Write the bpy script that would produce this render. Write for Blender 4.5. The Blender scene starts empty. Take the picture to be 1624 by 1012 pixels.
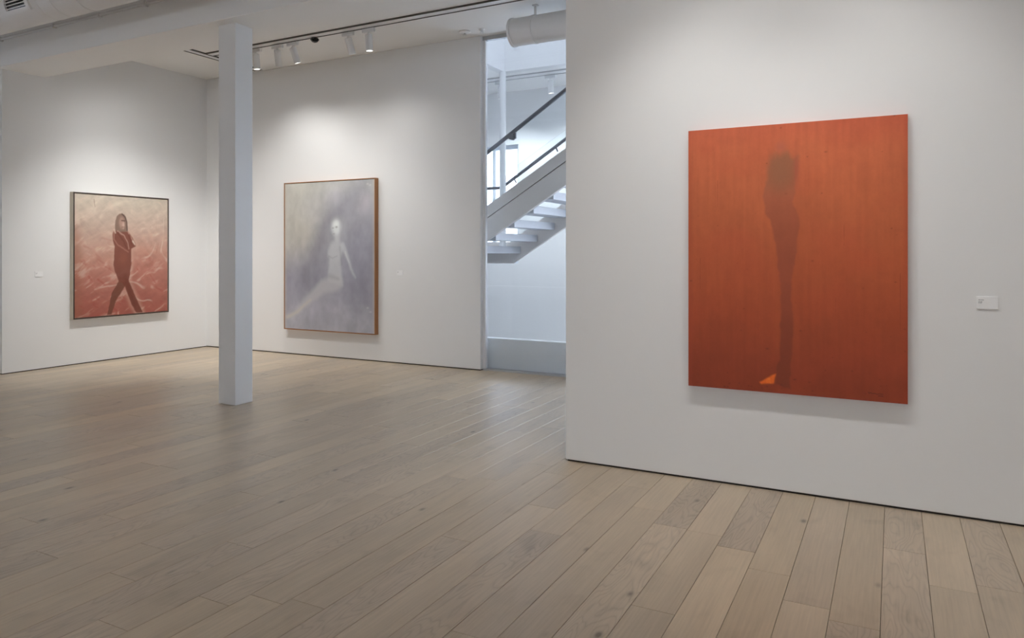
import bpy, bmesh, math, random
import numpy as np
from mathutils import Vector, Matrix

random.seed(7)
S = bpy.context.scene
COL = S.collection

# ---------------------------------------------------------------- camera
TH = math.radians(27.755)
FPX = 1151.25
EYE = 1.45
cam_data = bpy.data.cameras.new('camera')
cam_data.sensor_width = 36.0
cam_data.lens = FPX / 1624.0 * 36.0
cam_data.shift_y = -(506.0 - 400.0) / 1624.0
cam = bpy.data.objects.new('camera', cam_data)
COL.objects.link(cam)
cam.location = (0, 0, EYE)
cam.rotation_euler = (math.pi / 2, 0, TH)
S.camera = cam

# ---------------------------------------------------------------- world, exposure
SKY_COLOR = (0.78, 0.84, 1.0)
SKY_STRENGTH = 8.0
# lamp powers in watts: B back wall, L left wall, R wall with the rust painting, C added wash behind the beam, D added bounce fill, ST stairwell
POWER = dict(B1=46, B2=30, B3=32, B4=18, B5=14, C1=78, C2=110, C3=262, L1=15, L2=18, R1=94, R2=30, R3=70, R4=46, D=450, ST=118)
SPOT = 1.0
w = bpy.data.worlds.new('overcast_sky')
S.world = w
w.use_nodes = True
bg = w.node_tree.nodes['Background']
bg.inputs[0].default_value = (*SKY_COLOR, 1)
bg.inputs[1].default_value = SKY_STRENGTH
S.view_settings.view_transform = 'Standard'
S.view_settings.look = 'None'
S.view_settings.gamma = 1.0
S.view_settings.use_curve_mapping = False
S.view_settings.exposure = 0.04
S.cycles.use_light_tree = False
S.cycles.max_bounces = 6
S.cycles.diffuse_bounces = 5
S.cycles.glossy_bounces = 3
S.cycles.transparent_max_bounces = 10
S.cycles.sample_clamp_indirect = 6.0

# ---------------------------------------------------------------- room sizes
YR = 4.64      # wall with the rust painting
YB = 7.68      # back wall
XL = -9.34     # left wall
ZC = 4.10      # ceiling
ZS = 3.62      # underside of beam
GAP = 0.012    # shadow gap under the walls
X0, X1, Y0 = -13.0, 6.0, -5.0
XOP = -4.475   # end of back wall, start of glazed opening
XRE = -2.02    # end of wall with rust painting
YF = 10.4      # far wall of the stairwell
ZF = 4.05

# ================================================================ materials
def new_mat(name):
    m = bpy.data.materials.new(name)
    m.use_nodes = True
    nt = m.node_tree
    return m, nt, nt.nodes['Principled BSDF']

def plain(name, col, rough=0.5, metal=0.0, noise=0.0, nscale=8.0, bump=0.0, bscale=200.0, spec=0.5):
    m, nt, b = new_mat(name)
    b.inputs['Roughness'].default_value = rough
    b.inputs['Metallic'].default_value = metal
    b.inputs['Specular IOR Level'].default_value = spec
    b.inputs['Base Color'].default_value = (*col, 1)
    geo = nt.nodes.new('ShaderNodeNewGeometry')
    if noise:
        n = nt.nodes.new('ShaderNodeTexNoise')
        n.inputs['Scale'].default_value = nscale
        n.inputs['Detail'].default_value = 1
        nt.links.new(geo.outputs['Position'], n.inputs['Vector'])
        r = nt.nodes.new('ShaderNodeMapRange')
        r.inputs['To Min'].default_value = 1 - noise
        r.inputs['To Max'].default_value = 1 + noise
        nt.links.new(n.outputs['Fac'], r.inputs['Value'])
        mx = nt.nodes.new('ShaderNodeVectorMath'); mx.operation = 'SCALE'
        mx.inputs[0].default_value = col
        nt.links.new(r.outputs['Result'], mx.inputs['Scale'])
        nt.links.new(mx.outputs['Vector'], b.inputs['Base Color'])
    if bump:
        n2 = nt.nodes.new('ShaderNodeTexNoise')
        n2.inputs['Scale'].default_value = bscale
        n2.inputs['Detail'].default_value = 3
        nt.links.new(geo.outputs['Position'], n2.inputs['Vector'])
        bp = nt.nodes.new('ShaderNodeBump')
        bp.inputs['Strength'].default_value = bump
        bp.inputs['Distance'].default_value = 0.002
        nt.links.new(n2.outputs['Fac'], bp.inputs['Height'])
        nt.links.new(bp.outputs['Normal'], b.inputs['Normal'])
    return m

def emit_mat(name, col, strength):
    m, nt, b = new_mat(name)
    b.inputs['Base Color'].default_value = (*col, 1)
    b.inputs['Emission Color'].default_value = (*col, 1)
    b.inputs['Emission Strength'].default_value = strength
    return m

def glass_mat(name, tint):
    m = bpy.data.materials.new(name); m.use_nodes = True
    nt = m.node_tree; nt.nodes.clear()
    out = nt.nodes.new('ShaderNodeOutputMaterial')
    tr = nt.nodes.new('ShaderNodeBsdfTransparent'); tr.inputs['Color'].default_value = (*tint, 1)
    gl = nt.nodes.new('ShaderNodeBsdfGlossy'); gl.inputs['Roughness'].default_value = 0.02
    fr = nt.nodes.new('ShaderNodeFresnel'); fr.inputs['IOR'].default_value = 1.30
    mx = nt.nodes.new('ShaderNodeMixShader')
    nt.links.new(fr.outputs['Fac'], mx.inputs['Fac'])
    nt.links.new(tr.outputs[0], mx.inputs[1]); nt.links.new(gl.outputs[0], mx.inputs[2])
    nt.links.new(mx.outputs[0], out.inputs['Surface'])
    return m

M = {}
M['wall'] = plain('white_wall_paint', (0.80, 0.80, 0.795), 0.75, noise=0.012, nscale=1.3, spec=0.25)
M['ceil'] = plain('white_ceiling_paint', (0.88, 0.875, 0.86), 0.85, noise=0.01, nscale=1.0, spec=0.2)
M['gap'] = plain('dark_shadow_gap', (0.03, 0.022, 0.018), 0.8)
M['white'] = plain('white_gloss_paint', (0.78, 0.78, 0.775), 0.4, noise=0.01, nscale=4)
M['duct'] = plain('white_duct_paint', (0.74, 0.73, 0.72), 0.5, noise=0.03, nscale=2.5, bump=0.1, bscale=40)
M['lamp'] = plain('white_lamp_housing', (0.80, 0.80, 0.80), 0.45, noise=0.01, nscale=20)
M['slot'] = plain('dark_track_slot', (0.10, 0.095, 0.085), 0.6)
M['black'] = plain('black_plastic', (0.018, 0.018, 0.018), 0.25)
M['steel'] = plain('grey_painted_steel', (0.15, 0.15, 0.17), 0.45, noise=0.04, nscale=12)
M['stair'] = plain('pale_painted_stair_steel', (0.70, 0.66, 0.63), 0.5, noise=0.02, nscale=4)
M['tread'] = plain('pale_stair_tread', (0.50, 0.51, 0.54), 0.45, noise=0.03, nscale=6)
M['alu'] = plain('window_frame_paint', (0.74, 0.79, 0.85), 0.4, noise=0.02, nscale=8)
M['channel'] = plain('grey_metal_channel', (0.50, 0.51, 0.52), 0.35, metal=0.4, noise=0.03, nscale=9)
M['glass'] = glass_mat('clear_glass', (0.97, 0.985, 0.99))
M['lens'] = emit_mat('lit_lamp_lens', (1.0, 0.97, 0.90), 6.0)
M['card'] = plain('white_label_card', (0.86, 0.86, 0.86), 0.6, noise=0.01, nscale=60)
M['ink'] = plain('grey_label_ink', (0.33, 0.33, 0.33), 0.7)
M['stucco'] = plain('white_stucco', (0.82, 0.83, 0.84), 0.9, noise=0.05, nscale=5, bump=0.3, bscale=60)
M['concrete'] = plain('pale_screed', (0.55, 0.55, 0.56), 0.6, noise=0.05, nscale=3)
M['subfloor'] = plain('dark_subfloor', (0.055, 0.038, 0.025), 0.9)
M['dust'] = plain('raw_canvas_back', (0.55, 0.48, 0.38), 0.9, noise=0.05, nscale=60)

def wood_frame(name, col, axis_scale):
    m, nt, b = new_mat(name)
    b.inputs['Roughness'].default_value = 0.5
    geo = nt.nodes.new('ShaderNodeNewGeometry')
    mp = nt.nodes.new('ShaderNodeMapping'); mp.inputs['Scale'].default_value = axis_scale
    n = nt.nodes.new('ShaderNodeTexNoise'); n.inputs['Scale'].default_value = 3; n.inputs['Detail'].default_value = 6
    nt.links.new(geo.outputs['Position'], mp.inputs['Vector']); nt.links.new(mp.outputs[0], n.inputs['Vector'])
    rp = nt.nodes.new('ShaderNodeValToRGB')
    rp.color_ramp.elements[0].position = 0.3; rp.color_ramp.elements[1].position = 0.7
    rp.color_ramp.elements[0].color = (*[c * 0.78 for c in col], 1)
    rp.color_ramp.elements[1].color = (*[min(1, c * 1.12) for c in col], 1)
    nt.links.new(n.outputs['Fac'], rp.inputs['Fac']); nt.links.new(rp.outputs[0], b.inputs['Base Color'])
    return m
M['oak_frame'] = wood_frame('amber_wood_frame', (0.36, 0.16, 0.06), (30, 30, 1.5))
M['oak_frame_x'] = wood_frame('amber_wood_frame_rail', (0.36, 0.16, 0.06), (1.5, 30, 30))
M['pale_frame'] = wood_frame('pale_wood_frame', (0.66, 0.59, 0.48), (30, 30, 1.5))
M['pale_frame_x'] = wood_frame('pale_wood_frame_rail', (0.66, 0.59, 0.48), (30, 1.5, 30))
M['dark_edge'] = plain('dark_frame_face', (0.055, 0.035, 0.028), 0.5, noise=0.1, nscale=30)

def plank_mat():
    m, nt, b = new_mat('pale_oiled_oak')
    L = nt.links.new
    N = nt.nodes.new
    def math_(op, a, bb=None, clamp=False):
        n = N('ShaderNodeMath'); n.operation = op; n.use_clamp = clamp
        for i, v in enumerate((a, bb)):
            if v is None: continue
            if isinstance(v, (int, float)): n.inputs[i].default_value = v
            else: L(v, n.inputs[i])
        return n.outputs[0]
    geo = N('ShaderNodeNewGeometry'); oi = N('ShaderNodeObjectInfo')
    rnd = math_('FRACT', math_('ADD', oi.outputs['Random'], geo.outputs['Random Per Island']))
    rnd2 = math_('FRACT', math_('MULTIPLY', rnd, 17.31))
    rnd3 = math_('FRACT', math_('MULTIPLY', rnd, 53.77))
    off = N('ShaderNodeCombineXYZ')
    L(math_('MULTIPLY', rnd, 37.0), off.inputs[0]); L(math_('MULTIPLY', rnd2, 91.0), off.inputs[1]); L(math_('MULTIPLY', rnd3, 23.0), off.inputs[2])
    va = N('ShaderNodeVectorMath'); va.operation = 'ADD'
    L(geo.outputs['Position'], va.inputs[0]); L(off.outputs[0], va.inputs[1])
    def mapped(sx, sy, sz=1):
        mp = N('ShaderNodeMapping'); mp.inputs['Scale'].default_value = (sx, sy, sz); L(va.outputs[0], mp.inputs['Vector']); return mp.outputs[0]
    def noise(vec, scale, detail=4, dist=0.0):
        n = N('ShaderNodeTexNoise'); n.inputs['Scale'].default_value = scale; n.inputs['Detail'].default_value = detail
        n.inputs['Distortion'].default_value = dist; L(vec, n.inputs['Vector']); return n.outputs['Fac']
    fine = noise(mapped(60, 2.2), 1.6, 3, 0.3)           # fine straight grain
    broad = noise(mapped(5, 0.9), 1.0, 2, 0.6)           # cloudy tone
    # cathedral figure: contour lines of a stretched noise field
    field = noise(mapped(9, 1.6), 1.0, 1.5, 0.25)
    rings = math_('FRACT', math_('MULTIPLY', field, 17.0))
    ringline = math_('POWER', math_('ABSOLUTE', math_('SUBTRACT', math_('MULTIPLY', rings, 2.0), 1.0)), 3.0)
    ringamt = math_('MULTIPLY', ringline, math_('MULTIPLY', math_('GREATER_THAN', rnd3, 0.74), 0.15))
    ringamt2 = math_('ADD', ringamt, math_('MULTIPLY', ringline, 0.015))
    # knots
    vor = N('ShaderNodeTexVoronoi'); vor.inputs['Scale'].default_value = 1.0; L(mapped(5.0, 2.6, 0.0), vor.inputs['Vector'])
    keep = N('ShaderNodeSeparateColor'); L(vor.outputs['Color'], keep.inputs[0])
    kd = N('ShaderNodeMapRange'); kd.inputs['From Min'].default_value = 0.035; kd.inputs['From Max'].default_value = 0.13
    kd.inputs['To Min'].default_value = 1.0; kd.inputs['To Max'].default_value = 0.0
    L(math_('ADD', vor.outputs['Distance'], math_('MULTIPLY', math_('SUBTRACT', broad, 0.5), 0.08)), kd.inputs['Value'])
    knot = math_('MULTIPLY', kd.outputs[0], math_('GREATER_THAN', keep.outputs[0], 0.42))
    knot = math_('MULTIPLY', math_('POWER', knot, 2.0), 0.62)
    smudge = N('ShaderNodeMapRange'); smudge.inputs['From Min'].default_value = 0.58; smudge.inputs['From Max'].default_value = 0.78
    L(noise(mapped(7, 4.0), 1.0, 2, 0.4), smudge.inputs['Value'])
    val = math_('ADD', 0.93, math_('MULTIPLY', math_('SUBTRACT', fine, 0.5), 0.30))
    val = math_('ADD', val, math_('MULTIPLY', math_('SUBTRACT', broad, 0.5), 0.42))
    val = math_('ADD', val, math_('MULTIPLY', math_('SUBTRACT', rnd2, 0.5), 0.13))
    val = math_('SUBTRACT', val, ringamt2)
    val = math_('SUBTRACT', val, math_('MULTIPLY', smudge.outputs[0], 0.14))
    val = math_('MULTIPLY', val, math_('SUBTRACT', 1.0, knot))
    mixc = N('ShaderNodeMix'); mixc.data_type = 'RGBA'
    mixc.inputs['A'].default_value = (0.55, 0.446, 0.318, 1); mixc.inputs['B'].default_value = (0.51, 0.418, 0.318, 1)
    L(rnd3, mixc.inputs['Factor'])
    sc = N('ShaderNodeVectorMath'); sc.operation = 'SCALE'
    L(mixc.outputs['Result'], sc.inputs[0]); L(val, sc.inputs['Scale'])
    L(sc.outputs[0], b.inputs['Base Color'])
    rr = N('ShaderNodeMapRange'); rr.inputs['To Min'].default_value = 0.30; rr.inputs['To Max'].default_value = 0.42
    L(broad, rr.inputs['Value']); L(rr.outputs[0], b.inputs['Roughness'])
    b.inputs['Specular IOR Level'].default_value = 0.55
    return m
M['plank'] = plank_mat()

# ================================================================ mesh helpers (verts, faces) tuples
def box(x0, x1, y0, y1, z0, z1):
    v = [(x0, y0, z0), (x1, y0, z0), (x1, y1, z0), (x0, y1, z0), (x0, y0, z1), (x1, y0, z1), (x1, y1, z1), (x0, y1, z1)]
    f = [(0, 3, 2, 1), (4, 5, 6, 7), (0, 1, 5, 4), (1, 2, 6, 5), (2, 3, 7, 6), (3, 0, 4, 7)]
    return v, f

def join(*gs):
    V, F = [], []
    for v, f in gs:
        o = len(V); V += list(v); F += [tuple(i + o for i in q) for q in f]
    return V, F

def basis(d):
    d = Vector(d).normalized()
    a = Vector((0, 0, 1)) if abs(d.z) < 0.9 else Vector((1, 0, 0))
    u = d.cross(a).normalized(); return u, d.cross(u).normalized(), d

def lathe(p0, d, prof, n=24, caps=True):
    """prof: list of (distance along d, radius)"""
    u, v, d = basis(d); p0 = Vector(p0); V, F = [], []
    for t, r in prof:
        for k in range(n):
            a = 2 * math.pi * k / n
            V.append(tuple(p0 + d * t + (u * math.cos(a) + v * math.sin(a)) * r))
    for i in range(len(prof) - 1):
        for k in range(n):
            k2 = (k + 1) % n
            F.append((i * n + k, i * n + k2, (i + 1) * n + k2, (i + 1) * n + k))
    if caps:
        F.append(tuple(reversed(range(n)))); F.append(tuple((len(prof) - 1) * n + k for k in range(n)))
    return V, F

def cyl(p0, p1, r, n=24):
    d = Vector(p1) - Vector(p0)
    return lathe(p0, d, [(0, r), (d.length, r)], n)

def prism_xz(poly, y0, y1):
    n = len(poly)
    V = [(x, y0, z) for x, z in poly] + [(x, y1, z) for x, z in poly]
    F = [tuple(range(n)), tuple(reversed(range(n, 2 * n)))]
    for i in range(n):
        j = (i + 1) % n; F.append((i, i + n, j + n, j))
    return V, F

def world_loc(o):
    p = Vector((0, 0, 0))
    while o is not None:
        p += o.location; o = o.parent
    return p

def obj(name, geo, mat, parent=None, bevel=0.0, segs=2, smooth=None):
    v, f = geo
    o_ = world_loc(parent) if parent else Vector((0, 0, 0))
    me = bpy.data.meshes.new(name)
    me.from_pydata([(a - o_.x, b - o_.y, c - o_.z) for a, b, c in v], [], f)
    bm = bmesh.new(); bm.from_mesh(me)
    bmesh.ops.recalc_face_normals(bm, faces=bm.faces)
    if bevel:
        bmesh.ops.bevel(bm, geom=list(bm.edges), offset=bevel, segments=segs, affect='EDGES', profile=0.5)
    bm.to_mesh(me); bm.free()
    if smooth is not None:
        me.polygons.foreach_set('use_smooth', [True] * len(me.polygons))
        me.set_sharp_from_angle(angle=math.radians(smooth))
    me.materials.append(mat if not isinstance(mat, str) else M[mat])
    o = bpy.data.objects.new(name, me); COL.objects.link(o)
    if parent: o.parent = parent
    return o

def thing(name, loc, label, cat, group=None):
    o = bpy.data.objects.new(name, None); COL.objects.link(o)
    o.empty_display_size = 0.1; o.location = loc
    o['label'] = label; o['category'] = cat
    if group: o['group'] = group
    return o

def tag(o, label, cat, group=None):
    o['label'] = label; o['category'] = cat
    if group: o['group'] = group
    return o

def struct(name, geo, mat, label, parent=None, **k):
    o = obj(name, geo, mat, parent, **k)
    o['kind'] = 'structure'; o['label'] = label
    return o

# ================================================================ structure: walls, ceiling
def hole_wall_y(x0, x1, y0, y1, z0, z1, holes):
    """wall slab facing y with rectangular holes (hx0,hx1,hz0,hz1)"""
    xs = sorted({x0, x1, *[h[0] for h in holes], *[h[1] for h in holes]})
    zs = sorted({z0, z1, *[h[2] for h in holes], *[h[3] for h in holes]})
    return grid_slab(xs, zs, holes, lambda a, b, c: (a, c, b), y0, y1)

def hole_wall_x(x0, x1, y0, y1, z0, z1, holes):
    ys = sorted({y0, y1, *[h[0] for h in holes], *[h[1] for h in holes]})
    zs = sorted({z0, z1, *[h[2] for h in holes], *[h[3] for h in holes]})
    return grid_slab(ys, zs, holes, lambda a, b, c: (c, a, b), x0, x1)

def hole_slab_z(x0, x1, y0, y1, z0, z1, holes):
    xs = sorted({x0, x1, *[h[0] for h in holes], *[h[1] for h in holes]})
    ys = sorted({y0, y1, *[h[2] for h in holes], *[h[3] for h in holes]})
    return grid_slab(xs, ys, holes, lambda a, b, c: (a, b, c), z0, z1)

def grid_slab(As, Bs, holes, mk, c0, c1):
    idx, V, F = {}, [], []
    def vid(i, j, k):
        if (i, j, k) not in idx:
            idx[(i, j, k)] = len(V); V.append(mk(As[i], Bs[j], (c0, c1)[k]))
        return idx[(i, j, k)]
    na, nb = len(As) - 1, len(Bs) - 1
    def solid(i, j):
        if not (0 <= i < na and 0 <= j < nb): return False
        a, b = (As[i] + As[i + 1]) / 2, (Bs[j] + Bs[j + 1]) / 2
        return not any(h[0] < a < h[1] and h[2] < b < h[3] for h in holes)
    for i in range(na):
        for j in range(nb):
            if not solid(i, j): continue
            F.append(tuple(vid(*q) for q in ((i, j, 0), (i + 1, j, 0), (i + 1, j + 1, 0), (i, j + 1, 0))))
            F.append(tuple(vid(*q) for q in ((i, j, 1), (i, j + 1, 1), (i + 1, j + 1, 1), (i + 1, j, 1))))
            for di, dj, e in ((-1, 0, ((i, j), (i, j + 1))), (1, 0, ((i + 1, j), (i + 1, j + 1))), (0, -1, ((i, j), (i + 1, j))), (0, 1, ((i, j + 1), (i + 1, j + 1)))):
                if not solid(i + di, j + dj):
                    (a, b), (c, d) = e
                    F.append((vid(a, b, 0), vid(c, d, 0), vid(c, d, 1), vid(a, b, 1)))
    return V, F

# windows: (hole rectangles)
W_STAIR = (-7.2, -5.358, 1.267, 3.19)
W_STAIR2 = (-3.6, 1.6, 1.0, 3.8)
W_HALL = (5.7, 7.1, 0.6, 2.0)
W_WEST = (0.8, 2.8, 1.4, 2.7)
W_SOUTH = (-5.5, 0.5, 1.7, 2.5)
SKYL = (-4.9, 3.0, 7.85, 9.15)
ZTOP = 7.4

struct('wall_right', box(XRE, X1, YR, 5.28, GAP, ZC), 'wall', 'white wall carrying the rust orange painting', bevel=0.004)
struct('wall_back', box(XL - 0.15, XOP, YB, YB + 0.10, GAP, ZC), 'wall', 'white back wall carrying the pale grey painting', bevel=0.008, segs=3)
struct('wall_left', join(box(XL - 0.15, XL, 4.79, YB, GAP, ZS), box(XL - 0.15, XL, 5.28, YB, ZS, ZC)), 'wall', 'white left wall carrying the pink painting')
struct('wall_left_return', box(X0, XL - 0.15, 4.79, 4.94, GAP, ZS), 'wall', 'white wall turning away at the left edge')
struct('wall_west', hole_wall_x(X0 - 0.2, X0, Y0, 4.94, 0, ZC, [W_WEST]), 'wall', 'window wall of the side gallery')
struct('wall_south', hole_wall_y(X0, X1, Y0 - 0.2, Y0, 0, ZC, [W_SOUTH]), 'wall', 'window wall behind the viewer')
struct('wall_east', hole_wall_x(X1, X1 + 0.2, Y0, YB + 0.1, 0, ZC, [W_HALL]), 'wall', 'end wall with the hall window')
struct('wall_hall', box(-0.4, X1, YB, YB + 0.10, 0, ZC), 'wall', 'white wall of the hall beyond the glazed opening')
for n, g in enumerate((box(XRE + 0.012, X1, YR + 0.012, 5.26, 0, GAP), box(XL - 0.1, XOP - 0.012, YB + 0.012, YB + 0.09, 0, GAP),
                       box(XL - 0.14, XL - 0.012, 4.80, YB, 0, GAP), box(X0, XL - 0.15, 4.802, 4.93, 0, GAP))):
    struct('baseboard_' + ('right', 'back', 'left', 'left_return')[n], g, 'gap', 'dark recessed shadow line along the wall foot')
struct('ceiling', box(X0, X1, Y0, YB + 0.1, ZC, ZC + 0.25), 'ceil', 'white gallery ceiling')
tag(obj('ceiling_beam', box(X0, XRE, 4.73, 5.28, ZS, ZC), 'ceil', bevel=0.005), 'wide white dropped ceiling beam resting on the square column', 'beam')
tag(obj('square_column', box(-5.731, -5.506, 4.85, 5.06, 0, ZS), 'white', bevel=0.004), 'white square column standing free on the wooden floor', 'column')

# ---------------- stairwell shell
struct('wall_stair_far', hole_wall_y(-8.5, 3.2, YF, YF + 0.25, 0.0, ZTOP, [W_STAIR, W_STAIR2, (-3.6, 1.6, 4.7, 6.8)]), 'wall', 'white far wall of the stairwell with windows')
struct('trim_1', box(-8.5, 3.2, YF - 0.012, YF, 0, 0.90), 'wall', 'white lower wall panel in the stairwell')
struct('wall_stair_left', box(-8.7, -8.5, YB + 0.1, YF + 0.25, 0, ZF), 'wall', 'left end wall of the stairwell')
struct('wall_stair_right', box(3.2, 3.4, YB + 0.1, YF + 0.25, 0, ZTOP), 'wall', 'right end wall of the stairwell')
struct('wall_stair_fascia', join(box(-4.97, 3.2, 9.20, 9.32, ZF, ZTOP), box(-5.09, -4.97, YB + 0.1, 9.32, ZF, ZTOP)), 'wall', 'white edge of the upper floor around the stair void')
struct('wall_stair_front', box(-5.09, 3.2, YB, YB + 0.1, ZC + 0.25, ZTOP), 'wall', 'upper wall over the glazed opening')
struct('ceiling_stair', join(box(-8.5, 3.2, 9.32, YF, ZF, ZF + 0.2), box(-8.5, -5.09, YB + 0.1, 9.32, ZF, ZF + 0.2)), 'ceil', 'white ceiling under the upper floor')
struct('ceiling_roof', hole_slab_z(-5.09, 3.4, YB, YF + 0.25, ZTOP, ZTOP + 0.2, [SKYL]), 'ceil', 'roof over the stair void with skylight')
struct('floor_stairwell', box(-8.5, 3.2, YB + 0.1, YF, -0.05, 0.0), 'concrete', 'pale floor of the stairwell')
struct('trim_2', box(-4.9, -0.4, 7.92, 8.03, 0, 0.376), 'white', 'low white kerb wall behind the glazed opening', bevel=0.006)

# ---------------- windows
def window(n, axis, r, depth, c, label, mull, normal):
    """axis 'y': r = (x0,x1,z0,z1) at y=c ; 'x': r=(y0,y1,z0,z1) at x=c ; 'z': r=(x0,x1,y0,y1) at z=c"""
    a0, a1, b0, b1 = r
    def bx(p0, p1, q0, q1, t0, t1):
        if axis == 'y': return box(p0, p1, t0, t1, q0, q1)
        if axis == 'x': return box(t0, t1, p0, p1, q0, q1)
        return box(p0, p1, q0, q1, t0, t1)
    ctr = {'y': ((a0 + a1) / 2, c, b0), 'x': (c, (a0 + a1) / 2, b0), 'z': ((a0 + a1) / 2, (b0 + b1) / 2, c)}[axis]
    o = bpy.data.objects.new('window_%d' % n, None); COL.objects.link(o); o.location = ctr; o.empty_display_size = 0.1
    o['kind'] = 'structure'; o['label'] = label
    t = 0.06
    obj('window_frame', join(bx(a0, a1, b0, b0 + t, c - depth, c + depth), bx(a0, a1, b1 - t, b1, c - depth, c + depth),
                             bx(a0, a0 + t, b0 + t, b1 - t, c - depth, c + depth), bx(a1 - t, a1, b0 + t, b1 - t, c - depth, c + depth)), 'alu', o)
    cuts = [a0 + t] + mull + [a1 - t]
    for m_ in mull:
        obj('mullion', bx(m_ - 0.03, m_ + 0.03, b0 + t, b1 - t, c - depth, c + depth), 'alu', o)
    for i in range(len(cuts) - 1):
        obj('pane', bx(cuts[i] + 0.03 * (i > 0), cuts[i + 1] - 0.03 * (i < len(cuts) - 2), b0 + t, b1 - t, c - 0.004, c + 0.004), 'glass', o)
    # sky portal: guides sampling of the sky through this opening, adds no light
    l = bpy.data.lights.new('sky_portal', 'AREA'); l.shape = 'RECTANGLE'; l.size = a1 - a0; l.size_y = b1 - b0
    l.cycles.is_portal = True
    lo = bpy.data.objects.new('sky_portal', l); COL.objects.link(lo)
    mid = {'y': ((a0 + a1) / 2, c, (b0 + b1) / 2), 'x': (c, (a0 + a1) / 2, (b0 + b1) / 2), 'z': ((a0 + a1) / 2, (b0 + b1) / 2, c)}[axis]
    nv = Vector(normal)
    lo.location = Vector(mid) - nv * 0.12
    q = nv.to_track_quat('-Z', 'Z' if abs(nv.z) < 0.5 else 'Y')
    lo.rotation_euler = q.to_euler()
    if axis == 'x' or axis == 'y': pass
    return o

window(1, 'y', W_STAIR, 0.04, YF + 0.12, 'bright window behind the staircase landing', [-5.85, -6.6], (0, -1, 0))
window(2, 'y', W_STAIR2, 0.04, YF + 0.12, 'wide stairwell window', [-2.3, -1.0, 0.3], (0, -1, 0))
window(3, 'y', (-3.6, 1.6, 4.7, 6.8), 0.04, YF + 0.12, 'upper stairwell window', [-2.3, -1.0, 0.3], (0, -1, 0))
window(4, 'z', SKYL, 0.04, ZTOP + 0.1, 'skylight over the stair void', [-2.7, -1.05, 0.6], (0, 0, -1))
window(5, 'x', W_HALL, 0.04, X1 + 0.1, 'tall window at the end of the hall', [6.4], (-1, 0, 0))
window(6, 'x', W_WEST, 0.04, X0 - 0.1, 'side gallery window', [1.8], (1, 0, 0))
window(7, 'y', W_SOUTH, 0.04, Y0 - 0.1, 'street windows behind the viewer', [-4.0, -2.5, -1.0], (0, 1, 0))

# ---------------- glazed opening towards the stairwell
gp = thing('glass_partition', (-2.4, 7.75, 0), 'full-height clear glass partition between gallery floor and staircase', 'partition')
obj('floor_channel', box(XOP, -0.4, 7.73, 7.80, -0.01, 0.02), 'channel', gp, bevel=0.003)
obj('head_channel', box(XOP, -0.4, 7.73, 7.78, ZC - 0.05, ZC), 'channel', gp)
obj('jamb_channel', box(XOP, XOP + 0.035, 7.735, 7.785, 0.02, ZC - 0.05), 'wall', gp, bevel=0.003)
obj('glass_pane', box(XOP + 0.03, -2.42, 7.752, 7.764, 0.02, ZC - 0.05), 'glass', gp)
obj('glass_pane', box(-2.41, -0.4, 7.752, 7.764, 0.02, ZC - 0.05), 'glass', gp)

# ================================================================ floor of planks
floor = struct('floor', box(X0, X1, Y0, YB + 0.09, -0.25, -0.022), 'subfloor', 'pale oak plank floor')
PW, PX = 0.182, 0.317
# end joints read off the boards: (x in the middle of the board, y of the joint)
JOINTS = [(-1.41, 4.318), (-1.225, 3.985), (-0.872, 3.776), (-0.504, 3.454), (0.041, 4.004), (0.222, 3.646), (-0.136, 3.116), (-1.593, 3.403),
          (-0.865, 2.870), (-1.777, 3.741), (-1.962, 4.335), (-2.140, 2.257), (-1.951, 3.115), (-2.335, 4.033), (-3.05, 2.059), (-3.24, 2.34),
          (-2.497, 2.094), (-3.80, 2.503), (-3.58, 2.043), (-2.868, 2.553)]
known = {}
for x, y in JOINTS:
    known.setdefault(math.floor((x - PX) / PW), []).append(y)
fwd = Vector((-math.sin(TH), math.cos(TH), 0)); rgt = Vector((math.cos(TH), math.sin(TH), 0))
def project(p):
    q = Vector(p) - Vector((0, 0, EYE)); d = q.dot(fwd)
    if d < 0.05: return None
    return 812 + FPX * q.dot(rgt) / d, 400 - FPX * q.z / d
def in_view(xa, xb, ya, yb):
    for i in range(5):
        for j in range(9):
            x = xa + (xb - xa) * i / 4; y = ya + (yb - ya) * j / 8
            if y > YB or x < XL: continue
            if y > YR:                                     # behind the wall with the rust painting
                t = YR / y
                if x * t > XRE: continue
            s = project((x, y, 0))
            if s and -4 < s[0] < 1628 and s[1] < 1016: return True
    return False
def plank_geo(xa, xb, ya, yb, dz):
    g, c, z0, z1 = 0.0008, 0.0012, -0.020, dz
    xa += g; xb -= g; ya += g; yb -= g
    V = [(xa, ya, z0), (xb, ya, z0), (xb, yb, z0), (xa, yb, z0), (xa, ya, z1 - c), (xb, ya, z1 - c), (xb, yb, z1 - c), (xa, yb, z1 - c),
         (xa + c, ya + c, z1), (xb - c, ya + c, z1), (xb - c, yb - c, z1), (xa + c, yb - c, z1)]
    F = [(8, 9, 10, 11)]
    for b_ in (0, 4):
        for k in range(4):
            F.append((b_ + k, b_ + (k + 1) % 4, b_ + 4 + (k + 1) % 4, b_ + 4 + k))
    return V, F
rest = []
planks = []
r0, r1 = math.floor((X0 - PX) / PW), math.ceil((X1 - PX) / PW)
rp = random.Random(41)
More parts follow.
